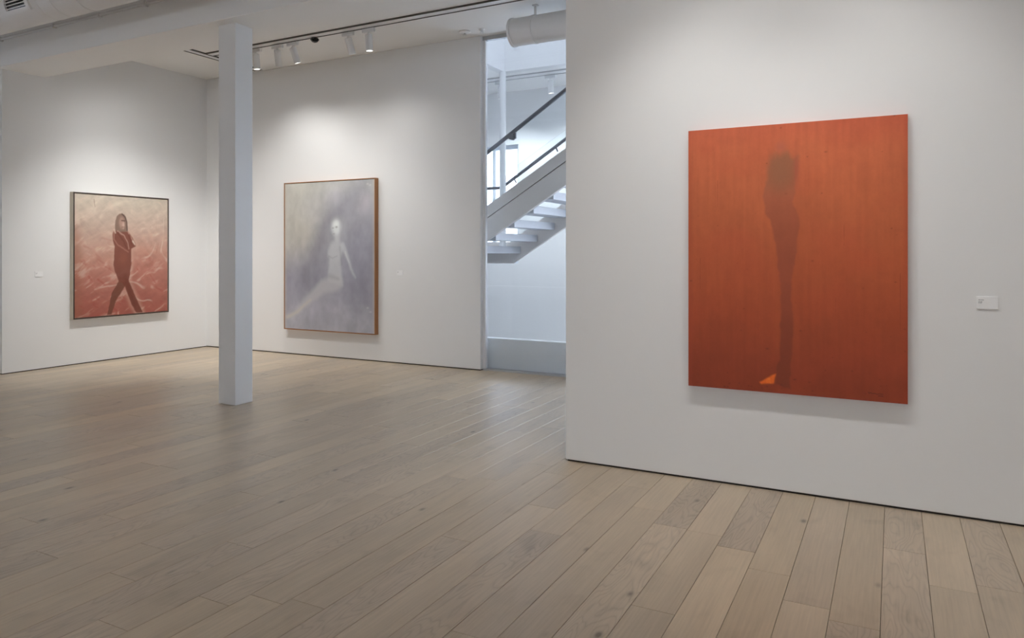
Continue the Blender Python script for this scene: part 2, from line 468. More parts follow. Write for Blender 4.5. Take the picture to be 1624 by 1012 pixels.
for row in range(r0, r1):
    xa, xb = max(X0, PX + row * PW), min(X1, PX + (row + 1) * PW)
    if xb - xa < 0.02: continue
    js = sorted(known.get(row, []))
    if not js: js = [rp.uniform(0.3, 2.4)]
    ys = list(js)
    while ys[-1] < YB + 0.08: ys.append(ys[-1] + rp.uniform(1.3, 2.5))
    while ys[0] > Y0: ys.insert(0, ys[0] - rp.uniform(1.5, 2.5))
    ys = [max(Y0, min(YB + 0.05, y)) for y in ys]
    for ya, yb in zip(ys[:-1], ys[1:]):
        if yb - ya < 0.03: continue
        g = plank_geo(xa, xb, ya, yb, rp.uniform(-0.0007, 0.0))
        if in_view(xa, xb, ya, yb): planks.append((min((xa + xb) ** 2 + (ya + yb) ** 2, 1e9), g))
        else: rest.append(g)
planks.sort(key=lambda t: t[0])
rest += [g for _, g in planks[300:]]
for _, g in planks[:300]:
    obj('floor_plank', g, 'plank', floor)
ro = obj('floor_plank_field', join(*rest), 'plank', floor)
ro['kind'] = 'stuff'

# ================================================================ paintings: painted canvases
def lin(c):
    c = np.asarray(c, float) / 255.0
    return np.where(c <= 0.04045, c / 12.92, ((c + 0.055) / 1.055) ** 2.4)

def vnoise(u, v, su, sv, seed, octaves=3):
    out = np.zeros_like(u); amp, tot = 1.0, 0.0
    for o in range(octaves):
        rs = np.random.RandomState(seed + o * 13)
        tab = rs.rand(64, 64)
        x, y = u * su + 7.3 * o + 11, v * sv + 3.1 * o + 11
        xi, yi = np.floor(x).astype(int), np.floor(y).astype(int)
        fx, fy = x - xi, y - yi
        fx = fx * fx * (3 - 2 * fx); fy = fy * fy * (3 - 2 * fy)
        a = tab[xi % 64, yi % 64]; b = tab[(xi + 1) % 64, yi % 64]; c = tab[xi % 64, (yi + 1) % 64]; d = tab[(xi + 1) % 64, (yi + 1) % 64]
        out += amp * (a + (b - a) * fx + (c - a) * fy + (a - b - c + d) * fx * fy)
        tot += amp; amp *= 0.5; su *= 2; sv *= 2
    return out / tot - 0.5

def seg_dist(u, v, a, b):
    dx, dy = b[0] - a[0], b[1] - a[1]
    t = np.clip(((u - a[0]) * dx + (v - a[1]) * dy) / (dx * dx + dy * dy + 1e-9), 0, 1)
    return np.hypot(u - a[0] - t * dx, v - a[1] - t * dy), t

def poly_sd(u, v, P):
    d = np.full_like(u, 9.0); ins = np.zeros(u.shape, bool)
    for i in range(len(P)):
        a, b = P[i], P[(i + 1) % len(P)]
        d = np.minimum(d, seg_dist(u, v, a, b)[0])
        if a[1] != b[1]:
            c = ((a[1] > v) != (b[1] > v)) & (u < (b[0] - a[0]) * (v - a[1]) / (b[1] - a[1]) + a[0])
            ins ^= c
    return np.where(ins, -d, d)

def line_mask(u, v, pts, w0, w1, soft):
    m = np.zeros_like(u); n = len(pts) - 1
    for i in range(n):
        d, t = seg_dist(u, v, pts[i], pts[i + 1])
        w_ = w0 + (w1 - w0) * (i + t) / n
        m = np.maximum(m, sstep(w_ + soft, w_ - soft, d))
    return m

def sstep(a, b, x):
    t = np.clip((x - a) / (b - a), 0, 1); return t * t * (3 - 2 * t)

def mix(c, col, m, k=1.0):
    return c * (1 - m[..., None] * k) + lin(col)[None, None] * (m[..., None] * k)

def grad(v, stops):
    vs = [s[0] for s in stops]; cs = np.array([lin(s[1]) for s in stops])
    return np.stack([np.interp(v, vs, cs[:, k]) for k in range(3)], -1)

def paint_material(name, rough, weave):
    m, nt, b = new_mat(name)
    at = nt.nodes.new('ShaderNodeAttribute'); at.attribute_name = 'pigment'
    geo = nt.nodes.new('ShaderNodeNewGeometry')
    n = nt.nodes.new('ShaderNodeTexNoise'); n.inputs['Scale'].default_value = 90; n.inputs['Detail'].default_value = 4
    nt.links.new(geo.outputs['Position'], n.inputs['Vector'])
    r = nt.nodes.new('ShaderNodeMapRange'); r.inputs['To Min'].default_value = 1 - weave; r.inputs['To Max'].default_value = 1 + weave
    nt.links.new(n.outputs['Fac'], r.inputs['Value'])
    sc = nt.nodes.new('ShaderNodeVectorMath'); sc.operation = 'SCALE'
    nt.links.new(at.outputs['Color'], sc.inputs[0]); nt.links.new(r.outputs[0], sc.inputs['Scale'])
    nt.links.new(sc.outputs[0], b.inputs['Base Color'])
    b.inputs['Roughness'].default_value = rough
    b.inputs['Specular IOR Level'].default_value = 0.3
    bp = nt.nodes.new('ShaderNodeBump'); bp.inputs['Strength'].default_value = 0.15; bp.inputs['Distance'].default_value = 0.001
    nt.links.new(n.outputs['Fac'], bp.inputs['Height']); nt.links.new(bp.outputs[0], b.inputs['Normal'])
    return m

def canvas(name, origin, du, dn, wid, hei, thick, nu, nv, fn, gain, mat, parent):
    """canvas slab: front face is a fine grid carrying the pigment; origin = lower left front corner; du = direction of u; dn = front normal"""
    U, V = np.meshgrid(np.linspace(0, 1, nu), np.linspace(0, 1, nv), indexing='ij')
    colr = np.clip(fn(U, V) * gain, 0.002, 0.9)
    off = world_loc(parent)
    org = np.array(origin) - np.array(off); du = np.array(du, float); dn = np.array(dn, float); up = np.array((0, 0, 1.0))
    P = org + U[..., None] * wid * du + V[..., None] * hei * up
    front = P.reshape(-1, 3)
    id_ = np.arange(nu * nv).reshape(nu, nv)
    q = np.stack([id_[:-1, :-1], id_[1:, :-1], id_[1:, 1:], id_[:-1, 1:]], -1).reshape(-1, 4)
    loop = np.concatenate([id_[:-1, 0], id_[-1, :-1], id_[:0:-1, -1], id_[0, :0:-1]])
    back = front[loop] - dn * thick
    nb = len(front); k = len(loop)
    j = (np.arange(k) + 1) % k
    sides = np.stack([loop, nb + np.arange(k), nb + j, loop[j]], -1)
    verts = np.concatenate([front, back]); faces = [tuple(x) for x in np.concatenate([q, sides])] + [tuple(range(nb, nb + k))]
    me = bpy.data.meshes.new(name)
    me.from_pydata(verts.tolist(), [], faces)
    ca = me.color_attributes.new('pigment', 'FLOAT_COLOR', 'POINT')
    cf = colr.reshape(-1, 3); cc = np.concatenate([cf, cf[loop] * 0.8])
    ca.data.foreach_set('color', np.concatenate([cc, np.ones((len(cc), 1))], 1).astype(np.float32).ravel())
    me.materials.append(mat)
    me.validate()
    bm = bmesh.new(); bm.from_mesh(me); bmesh.ops.recalc_face_normals(bm, faces=bm.faces); bm.to_mesh(me); bm.free()
    o = bpy.data.objects.new(name, me); COL.objects.link(o); o.parent = parent
    return o

# ---- rust orange painting with a dark standing figure
FIG = [(0.435, 0.892), (0.405, 0.875), (0.393, 0.836), (0.39, 0.794), (0.372, 0.747), (0.37, 0.733), (0.378, 0.696), (0.384, 0.668), (0.402, 0.645), (0.413, 0.613), (0.425, 0.566), (0.435, 0.529), (0.438, 0.478), (0.451, 0.408), (0.455, 0.327), (0.45, 0.26), (0.453, 0.176), (0.448, 0.129), (0.435, 0.103), (0.43, 0.032), (0.496, 0.016), (0.499, 0.106), (0.508, 0.178), (0.511, 0.277), (0.499, 0.353), (0.505, 0.418), (0.516, 0.478), (0.525, 0.529), (0.533, 0.593), (0.539, 0.647), (0.522, 0.684), (0.508, 0.711), (0.522, 0.743), (0.516, 0.766), (0.53, 0.824), (0.533, 0.879)]
def art_rust(u, v):
    c = grad(v + 0.04 * vnoise(u, v, 3, 3, 5), [(0, (118, 50, 32)), (0.12, (124, 54, 35)), (0.3, (136, 62, 38)), (0.5, (148, 73, 45)), (0.7, (156, 82, 53)), (0.9, (164, 87, 60)), (1, (163, 82, 60))])
    c = c * (1 + 0.16 * vnoise(u, v, 60, 5, 9, 3) + 0.16 * vnoise(u, v, 5, 6, 19, 3) + 0.10 * vnoise(u, v, 40, 40, 29, 2))[..., None]
    red = np.maximum(sstep(0.03, 0.0, u), sstep(0.97, 1.0, u)) * 0.5
    c = mix(c, (136, 52, 36), red, 0.6)
    red2 = np.clip(vnoise(u, v, 4, 7, 77, 3) * 2, 0, 1)
    c = mix(c, (158, 66, 46), red2, 0.35)
    uu = u + 0.012 * vnoise(u, v, 22, 40, 3, 3); vv = v + (0.010 + 0.03 * sstep(0.8, 0.88, v)) * vnoise(u, v, 45, 20, 4, 3)
    d = poly_sd(uu, vv, FIG)
    halo = sstep(0.03, 0.0, np.abs(d - 0.012)) * sstep(0.75, 0.5, v) * sstep(0.1, 0.2, v)
    c = mix(c, (160, 80, 46), halo, 0.15)
    sf = 0.006 + 0.012 * sstep(0.74, 0.86, v); m = sstep(sf, -sf, d)
    body = grad(v, [(0, (100, 46, 32)), (0.2, (108, 50, 35)), (0.4, (122, 60, 44)), (0.6, (124, 64, 46)), (0.72, (136, 74, 55)), (0.80, (126, 78, 58)), (0.9, (124, 82, 62))])
    body *= (1 + 0.16 * vnoise(u, v, 16, 16, 31, 3))[..., None]
    k = (m * (0.80 + 0.15 * vnoise(u, v, 8, 10, 8)))[..., None]
    c = c * (1 - k) + body * k
    # soft dark cloud of the head, paler reddish wash on its right and on top
    head = np.exp(-(((u - 0.452) / 0.055) ** 2 + ((v - 0.825) / 0.075) ** 2) ** 1.5)
    c = mix(c, (120, 80, 60), head, 0.55)
    side = np.exp(-(((u - 0.525) / 0.012) ** 2 + ((v - 0.83) / 0.06) ** 2)); c = mix(c, (140, 72, 56), side, 0.8)
    top = np.exp(-(((u - 0.455) / 0.025) ** 2 + ((v - 0.915) / 0.018) ** 2)); c = mix(c, (150, 82, 66), top, 0.8)
    hip = np.exp(-(((u - 0.515) / 0.016) ** 2 + ((v - 0.645) / 0.035) ** 2)); c = mix(c, (138, 70, 50), hip, 0.7)
    fd = poly_sd(u + 0.006 * vnoise(u, v, 60, 60, 6), v + 0.004 * vnoise(u, v, 60, 60, 7), [(0.353, 0.035), (0.381, 0.049), (0.43, 0.072), (0.42, 0.036), (0.362, 0.03)])
    c = mix(c, (196, 92, 34), sstep(0.005, -0.004, fd), 0.95)
    c = mix(c, (226, 120, 50), sstep(0.003, -0.006, fd) * np.clip(vnoise(u, v, 50, 60, 2) * 3, 0, 1), 0.7)
    rs = np.random.RandomState(12)
    for i in range(75):                                        # flecks of dark paint
        a, b = rs.rand(), rs.rand() ** 1.6
        if i < 16: b = rs.uniform(0.005, 0.03); a = rs.uniform(0.02, 0.6)
        s = rs.uniform(0.001, 0.0032)
        sp = np.exp(-(((u - a) / (s * rs.uniform(1, 2.4))) ** 2 + ((v - b) / s) ** 2))
        c = mix(c, (84, 36, 26), sp, rs.uniform(0.25, 0.8))
    for (a, b, l) in ((0.735, 0.62, 0.07), (0.15, 0.80, 0.10), (0.70, 0.36, 0.05), (0.06, 0.5, 0.12), (0.50, 0.26, 0.05), (0.97, 0.45, 0.2)):   # thin runs
        c = mix(c, (112, 50, 34), line_mask(u + 0.003 * vnoise(u, v, 3, 30, 5), v, [(a, b), (a, b - l)], 0.0012, 0.0006, 0.001), 0.55)
    for pts in ([(0.838, 0.031), (0.842, 0.027), (0.848, 0.030), (0.856, 0.027), (0.866, 0.0285), (0.874, 0.026), (0.886, 0.028), (0.901, 0.027)], [(0.880, 0.021), (0.889, 0.0205), (0.900, 0.0205)]):
        c = mix(c, (72, 32, 24), line_mask(u, v, pts, 0.0014, 0.001, 0.0012), 0.9)
    return c

# ---- pink painting with a walking figure
def art_pink(u, v):
    wu = u + 0.10 * vnoise(u, v, 3, 3, 51, 3); wv = v + 0.10 * vnoise(u, v, 3, 3, 61, 3)
    c = grad(np.clip(v + 0.12 * vnoise(u, v, 3, 4, 15, 3), 0, 1), [(0, (158, 82, 70)), (0.15, (165, 92, 80)), (0.35, (176, 108, 95)), (0.5, (186, 128, 113)), (0.7, (192, 152, 138)), (1, (201, 174, 158))])
    c = mix(c, (150, 92, 72), sstep(0.12, 0.0, u) * sstep(0.95, 0.6, v), 0.5)
    strokes = vnoise(wu * 1.0 + wv * 0.6, wv - wu * 0.5, 7, 26, 23, 3)
    sw = vnoise(wu - wv * 0.8, wu * 0.7 + wv, 8, 24, 33, 3)
    c = c * (1 + 0.30 * strokes + 0.24 * sw)[..., None]
    c = mix(c, (222, 196, 178), np.clip((strokes - 0.15) * 6, 0, 1), 0.28)
    c = mix(c, (150, 66, 56), np.clip((sw - 0.14) * 6, 0, 1) * sstep(0.75, 0.3, v), 0.5)
    cu = wu * 9 + 2.2 * vnoise(u, v, 4, 4, 5, 2); curl = np.sin(6.283 * (vnoise(u, v, 2.5, 2.5, 91, 2) * 7 + u * 1.2 - v * 0.6))
    thick = vnoise(u, v, 9, 9, 95, 3)
    c = mix(c, (216, 178, 162), np.clip((curl - 0.80) * 5, 0, 1) * np.clip(thick * 5, 0, 1), 0.45)
    c = mix(c, (156, 84, 72), np.clip((-curl - 0.80) * 5, 0, 1) * np.clip(thick * 5, 0, 1) * sstep(0.9, 0.4, v), 0.40)
    c = mix(c, (122, 76, 62), line_mask(u, v, [(0.19, 0.96), (0.2, 0.9)], 0.004, 0.002, 0.003), 0.6)
    ju = u + 0.008 * vnoise(u, v, 30, 30, 71); jv = v + 0.008 * vnoise(u, v, 30, 30, 72)
    legL = [(0.43, 0.327), (0.449, 0.285), (0.371, 0.184), (0.326, 0.006), (0.371, 0.004), (0.417, 0.12), (0.509, 0.231), (0.55, 0.293)]
    legR = [(0.43, 0.327), (0.516, 0.23), (0.584, 0.08), (0.639, 0.004), (0.708, 0.005), (0.625, 0.152), (0.546, 0.303)]
    torso = [(0.396, 0.715), (0.381, 0.679), (0.383, 0.628), (0.403, 0.576), (0.397, 0.493), (0.39, 0.421), (0.403, 0.369), (0.449, 0.275), (0.55, 0.273), (0.57, 0.355), (0.583, 0.418), (0.583, 0.513), (0.583, 0.556), (0.631, 0.577), (0.631, 0.598), (0.597, 0.651), (0.549, 0.703)]
    hair = [(0.478, 0.856), (0.452, 0.852), (0.428, 0.832), (0.412, 0.795), (0.403, 0.716), (0.442, 0.701), (0.515, 0.702), (0.539, 0.708), (0.536, 0.790), (0.524, 0.828), (0.503, 0.850)]
    glow = sstep(0.05, 0.0, np.minimum(poly_sd(u, v, torso), poly_sd(u, v, legR))); c = mix(c, (206, 160, 142), glow, 0.30)
    for P_, col in ((legL, (112, 62, 48)), (legR, (114, 56, 44)), (torso, (122, 64, 52)), (hair, (132, 98, 86))):
        d = poly_sd(ju, jv, P_)
        tone = (1 + 0.22 * vnoise(u, v, 12, 9, 81))[..., None]
        k = sstep(0.005, -0.005, d)[..., None] * 0.95
        c = c * (1 - k) + lin(col) * tone * k
    c = mix(c, (104, 48, 36), line_mask(u, v, [(0.52, 0.32), (0.56, 0.2), (0.62, 0.07)], 0.022, 0.012, 0.02), 0.45)
    c = mix(c, (150, 84, 66), np.exp(-(((u - 0.50) / 0.05) ** 2 + ((v - 0.47) / 0.07) ** 2)), 0.35)
    c = mix(c, (178, 132, 118), np.exp(-((((u - 0.478) / 0.030) ** 2 + ((v - 0.778) / 0.052) ** 2)) ** 2), 0.85)     # face
    c = mix(c, (205, 160, 146), np.exp(-((((u - 0.497) / 0.014) ** 2 + ((v - 0.755) / 0.030) ** 2)) ** 2), 0.7)
    c = mix(c, (72, 46, 42), line_mask(u, v, [(0.482, 0.852), (0.515, 0.828), (0.533, 0.785), (0.538, 0.712)], 0.006, 0.006, 0.005), 0.8)
    c = mix(c, (74, 44, 40), line_mask(u, v, [(0.478, 0.797), (0.512, 0.795)], 0.006, 0.005, 0.004), 0.7)
    c = mix(c, (110, 64, 56), line_mask(u, v, [(0.482, 0.742), (0.505, 0.742)], 0.004, 0.003, 0.004), 0.7)
    for pts, w_, col in (([(0.436, 0.706), (0.502, 0.67), (0.545, 0.608), (0.556, 0.556)], 0.006, (190, 140, 126)), ([(0.396, 0.71), (0.394, 0.638), (0.442, 0.587), (0.549, 0.529)], 0.006, (170, 112, 98)),
                         ([(0.549, 0.697), (0.597, 0.63), (0.627, 0.587)], 0.006, (190, 136, 122)), ([(0.60, 0.62), (0.622, 0.595)], 0.008, (226, 188, 172)), ([(0.400, 0.715), (0.412, 0.69)], 0.010, (216, 176, 160)), ([(0.44, 0.69), (0.50, 0.62), (0.53, 0.56)], 0.010, (110, 58, 48)), ([(0.56, 0.67), (0.585, 0.60)], 0.012, (116, 60, 50))):
        c = mix(c, col, line_mask(ju, jv, pts, w_, w_ * 0.6, 0.005), 0.75)
    return c

# ---- pale grey painting with a seated figure
def art_grey(u, v):
    n1 = vnoise(u, v, 3, 3, 101, 4); n2 = vnoise(u, v, 9, 5, 111, 4)
    c = grad(np.clip(v + 0.15 * n1, 0, 1), [(0, (152, 148, 155)), (0.15, (148, 143, 152)), (0.3, (136, 131, 141)), (0.6, (142, 138, 146)), (0.85, (156, 151, 155)), (1, (164, 160, 158))])
    beige = sstep(0.75, 0.0, u + 0.55 * (0.8 - v) + 0.35 * n1) * sstep(0.30, 0.62, v + 0.2 * n1)
    c = mix(c, (174, 167, 156), beige, 0.75)
    c = mix(c, (178, 168, 152), np.exp(-(((u - 0.25) / 0.2) ** 2 + ((v - 0.66) / 0.14) ** 2)), 0.35)
    dark = line_mask(u + 0.05 * n1, v + 0.05 * n2, [(0.88, 0.95), (0.62, 0.80), (0.45, 0.66), (0.38, 0.50), (0.25, 0.33)], 0.07, 0.10, 0.10)
    c = mix(c, (122, 118, 126), dark, 0.62)
    c = mix(c, (122, 118, 130), np.exp(-(((u - 0.85) / 0.22) ** 2 + ((v - 0.5) / 0.3) ** 2)), 0.40)
    c = mix(c, (170, 164, 170), np.exp(-(((u - 0.58) / 0.09) ** 2 + ((v - 0.90) / 0.06) ** 2)), 0.5)
    c = mix(c, (166, 156, 160), np.exp(-(((u - 0.90) / 0.07) ** 2 + ((v - 0.86) / 0.06) ** 2)), 0.4)
    c = mix(c, (168, 164, 170), np.clip(vnoise(u, v, 10, 14, 121, 3) * 3, 0, 1) * sstep(0.35, 0.05, v), 0.4)
    c = c * (1 + 0.22 * n2 + 0.20 * vnoise(u, v, 22, 20, 131, 3) + 0.18 * vnoise(u, v, 6, 6, 151, 3))[..., None]
    ju = u + 0.015 * vnoise(u, v, 18, 18, 141); jv = v + 0.012 * vnoise(u, v, 18, 18, 142)
    torso = [(0.588, 0.632), (0.575, 0.598), (0.531, 0.58), (0.499, 0.52), (0.499, 0.501), (0.518, 0.482), (0.506, 0.4), (0.506, 0.34), (0.569, 0.327), (0.656, 0.306), (0.65, 0.402), (0.637, 0.483), (0.675, 0.572), (0.631, 0.598), (0.629, 0.632)]
    halo = np.exp(-(((u - 0.61) / 0.085) ** 2 + ((v - 0.69) / 0.07) ** 2)); c = mix(c, (166, 164, 166), halo, 0.45)
    m = sstep(0.022, -0.018, poly_sd(ju, jv, torso)) * (0.9 + 0.5 * vnoise(u, v, 14, 14, 161)); c = mix(c, (174, 172, 173), m, 0.80)
    m = line_mask(ju, jv, [(0.60, 0.325), (0.442, 0.295), (0.287, 0.205), (0.10, 0.095), (0.01, 0.075)], 0.056, 0.010, 0.024); c = mix(c, (168, 164, 165), m, 0.70)
    c = mix(c, (128, 123, 130), line_mask(ju, jv, [(0.52, 0.365), (0.62, 0.35)], 0.016, 0.01, 0.015), 0.4)
    m = line_mask(ju, jv, [(0.665, 0.57), (0.715, 0.50), (0.75, 0.42), (0.80, 0.36)], 0.022, 0.004, 0.014); c = mix(c, (170, 169, 171), m, 0.72)
    c = mix(c, (184, 182, 182), line_mask(ju, jv, [(0.69, 0.53), (0.73, 0.46)], 0.006, 0.004, 0.006), 0.5)
    c = mix(c, (186, 174, 156), line_mask(ju, jv, [(0.30, 0.205), (0.15, 0.12), (0.03, 0.078)], 0.006, 0.012, 0.014), 0.45)
    c = mix(c, (196, 195, 194), np.exp(-((((u - 0.592) / 0.052) ** 2 + ((v - 0.69) / 0.055) ** 2)) ** 2), 0.9)
    c = mix(c, (206, 205, 203), np.exp(-(((u - 0.59) / 0.03) ** 2 + ((v - 0.715) / 0.02) ** 2)), 0.7)
    c = mix(c, (150, 148, 150), line_mask(ju, jv, [(0.635, 0.72), (0.64, 0.66)], 0.008, 0.01, 0.012), 0.4)
    for a, b, s, k in ((0.556, 0.688, 0.008, 0.65), (0.594, 0.694, 0.010, 0.75), (0.566, 0.650, 0.009, 0.45), (0.562, 0.668, 0.005, 0.3)):
        c = mix(c, (100, 96, 98), np.exp(-(((u - a) / (s * 1.3)) ** 2 + ((v - b) / (s * 0.6)) ** 2)), k)
    c = mix(c, (126, 122, 128), line_mask(ju, jv, [(0.505, 0.498), (0.55, 0.485), (0.60, 0.50)], 0.004, 0.003, 0.006), 0.45)
    c = mix(c, (126, 122, 128), line_mask(ju, jv, [(0.632, 0.56), (0.64, 0.50), (0.655, 0.45)], 0.008, 0.006, 0.010), 0.4)
    for a, b in ((0.93, 0.165), (0.96, 0.14), (0.955, 0.962), (0.93, 0.97)):
        c = mix(c, (206, 202, 196), np.exp(-(((u - a) / 0.012) ** 2 + ((v - b) / 0.005) ** 2)), 0.35)
    c = mix(c, (182, 166, 150), sstep(0.035, 0.0, u) + sstep(0.97, 1.0, u), 0.35)
    return c

DO = 0.045
p1 = thing('painting', (-0.544, YR, 0.60), 'large rust orange painting with a dark standing figure, unframed', 'painting')
canvas('canvas', (-1.154, YR - DO, 0.604), (1, 0, 0), (0, -1, 0), 1.222, 1.614, DO, 330, 436, art_rust, np.array([1.58, 1.50, 1.27]), paint_material('rust_oil_paint', 0.55, 0.05), p1)

p2 = thing('painting', (-6.85, YB, 0.357), 'tall pale grey painting with a ghostly seated figure in amber wood frame', 'painting')
DF = 0.072
xa, xb, za, zb = -7.662, -6.040, 0.360, 2.430
canvas('canvas', (xa + 0.014, YB - DF + 0.006, za + 0.014), (1, 0, 0), (0, -1, 0), xb - xa - 0.028, zb - za - 0.028, DF - 0.012, 190, 240, art_grey, np.array([1.33, 1.41, 1.42]), paint_material('grey_oil_paint', 0.6, 0.04), p2)
for g, mt in ((box(xa, xa + 0.011, YB - DF, YB, za, zb), 'oak_frame'), (box(xb - 0.011, xb, YB - DF, YB, za, zb), 'oak_frame'),
              (box(xa + 0.011, xb - 0.011, YB - DF, YB, zb - 0.011, zb), 'oak_frame_x'), (box(xa + 0.011, xb - 0.011, YB - DF, YB, za, za + 0.011), 'oak_frame_x')):
    obj('frame_rail', g, mt, p2, bevel=0.001, segs=1)

p3 = thing('painting', (XL, 6.285, 0.585), 'pink and red painting of a walking figure in pale wood frame', 'painting')
DP = 0.078
ya, yb, za, zb = 5.590, 6.965, 0.588, 2.222
canvas('canvas', (XL + DP - 0.008, ya + 0.018, za + 0.018), (0, 1, 0), (1, 0, 0), yb - ya - 0.036, zb - za - 0.036, DP - 0.012, 190, 220, art_pink, np.array([1.00, 1.21, 1.22]), paint_material('pink_oil_paint', 0.5, 0.05), p3)
xe = XL + DP
for g, mt, ge in ((box(XL, xe - 0.004, ya, ya + 0.014, za, zb), 'pale_frame', box(xe - 0.004, xe, ya, ya + 0.015, za, zb)),
                  (box(XL, xe - 0.004, yb - 0.014, yb, za, zb), 'pale_frame', box(xe - 0.004, xe, yb - 0.015, yb, za, zb)),
                  (box(XL, xe - 0.004, ya + 0.014, yb - 0.014, zb - 0.014, zb), 'pale_frame_x', box(xe - 0.004, xe, ya + 0.015, yb - 0.015, zb - 0.015, zb)),
                  (box(XL, xe - 0.004, ya + 0.014, yb - 0.014, za, za + 0.014), 'pale_frame_x', box(xe - 0.004, xe, ya + 0.015, yb - 0.015, za, za + 0.015))):
    r_ = obj('frame_rail', g, mt, p3)
    obj('frame_face', ge, 'dark_edge', r_)['label'] = 'thin dark front edge of the frame'

# ---------------- wall labels
def wall_label(label, g, lines):
    o = thing('wall_label', g[0], label, 'label', 'printed wall labels beside the paintings')
    obj('card', g[1], 'card', o, bevel=0.0008, segs=1)
    for l in lines: obj('text_line', l, 'ink', o)
t = 0.006
def lr(x, z, w_, h_=0.0035): return box(x, x + w_, YR - t - 0.0006, YR - t + 0.0005, z, z + h_)
wall_label('white printed label card on the wall right of the rust orange painting', ((0.443, YR, 1.145), box(0.393, 0.492, YR - t, YR, 1.145, 1.211)),
           [lr(0.402, 1.191, 0.011), lr(0.4145, 1.191, 0.013), lr(0.402, 1.181, 0.008), lr(0.4115, 1.181, 0.009), lr(0.402, 1.175, 0.006, 0.003), lr(0.410, 1.175, 0.008, 0.003)])
def lb(x, z, w_, h_=0.003): return box(x, x + w_, YB - t - 0.0006, YB - t + 0.0005, z, z + h_)
wall_label('tiny white label card on the wall right of the grey painting', ((-5.688, YB, 1.147), box(-5.737, -5.640, YB - t, YB, 1.147, 1.212)),
           [lb(-5.728, 1.193, 0.012), lb(-5.715, 1.193, 0.012), lb(-5.728, 1.183, 0.018)])
def ll(y, z, w_, h_=0.003): return box(XL + t - 0.0005, XL + t + 0.0006, y, y + w_, z, z + h_)
wall_label('tiny white label card on the left wall beside the pink painting', ((XL, 5.21, 1.146), box(XL, XL + t, 5.160, 5.257, 1.146, 1.211)),
           [ll(5.168, 1.192, 0.012), ll(5.182, 1.192, 0.012), ll(5.168, 1.182, 0.018)])

# ================================================================ track lights
def track_x(y, x0, x1, zc, label, wid=0.115, slot='slot'):
    o = thing('light_track', ((x0 + x1) / 2, y, zc), label, 'light track')
    obj('track_body', box(x0, x1, y - wid / 2 + 0.006, y + wid / 2 - 0.006, zc - 0.012, zc), 'lamp', o, bevel=0.002, segs=1)
    for s in (-1, 1):
        obj('track_slot', box(x0, x1, y + s * wid / 2 - 0.006, y + s * wid / 2 + 0.006, zc - 0.018, zc), slot, o)
    return o
def track_y(x, y0, y1, zc, label, wid=0.115):
    o = thing('light_track', (x, (y0 + y1) / 2, zc), label, 'light track')
    obj('track_body', box(x - wid / 2 + 0.006, x + wid / 2 - 0.006, y0, y1, zc - 0.012, zc), 'lamp', o, bevel=0.002, segs=1)
    for s in (-1, 1):
        obj('track_slot', box(x + s * wid / 2 - 0.006, x + s * wid / 2 + 0.006, y0, y1, zc - 0.018, zc), 'slot', o)
    obj('end_cap', box(x - wid / 2 - 0.012, x + wid / 2 + 0.012, y1, y1 + 0.025, zc - 0.024, zc), 'lamp', o, bevel=0.002, segs=1)
    return o
track_x(6.705, -8.10, 1.5, ZC, 'long double-slot light track on the ceiling in front of the back wall')
track_y(-8.165, 5.29, 7.60, ZC, 'short light track on the ceiling along the left wall, meeting the long track')
track_x(3.45, -4.5, 4.5, ZC, 'light track on the ceiling in front of the rust painting wall')
track_x(9.54, -7.5, 2.5, ZF, 'light track on the ceiling beyond the staircase', wid=0.17, slot='channel')

def track_head(p, aim, label, power, size=55, blend=1.0, lit=True, group='track spotlights', color=(1.0, 0.985, 0.955), along='x'):
    """adapter under the track, short stem and a cylinder aimed along aim"""
    p = Vector(p); d = Vector(aim).normalized()
    o = thing('track_spotlight', p, label, 'spotlight', group)
    if along == 'x': obj('adapter', box(p.x - 0.085, p.x + 0.085, p.y - 0.019, p.y + 0.019, p.z - 0.045, p.z), 'lamp', o, bevel=0.004)
    else: obj('adapter', box(p.x - 0.019, p.x + 0.019, p.y - 0.085, p.y + 0.085, p.z - 0.045, p.z), 'lamp', o, bevel=0.004)
    q = p + Vector((0, 0, -0.065))
    obj('stem', cyl(p + Vector((0, 0, -0.04)), q - Vector((0, 0, 0.02)), 0.011, 12), 'lamp', o, smooth=40)
    a = q - d * 0.0
    body = obj('lamp_body', lathe(a, d, [(0, 0.036), (0.006, 0.043), (0.19, 0.043), (0.195, 0.041), (0.195, 0.037), (0.186, 0.036)], 28), 'lamp', o, smooth=40)
    obj('lens', lathe(a, d, [(0.183, 0.036), (0.188, 0.036)], 24), 'lens', body, smooth=40)
    if lit:
        l = bpy.data.lights.new('spot', 'SPOT'); l.energy = power * SPOT; l.color = color
        l.spot_size = math.radians(size); l.spot_blend = blend; l.shadow_soft_size = 0.03
        lo = bpy.data.objects.new('spot', l); COL.objects.link(lo); lo.parent = o
        lo.location = a + d * 0.20 - p
        lo.rotation_euler = d.to_track_quat('-Z', 'Y').to_euler()
    return o
track_x(0.3, -8.5, 4.5, ZC, 'added light track, out of view, on the ceiling across the middle of the front room')  # unseen track added to carry the bounce fill lamps
zt = ZC - 0.022; yt = 6.765
def aimed(p, tgt): return (Vector(tgt) - Vector(p))
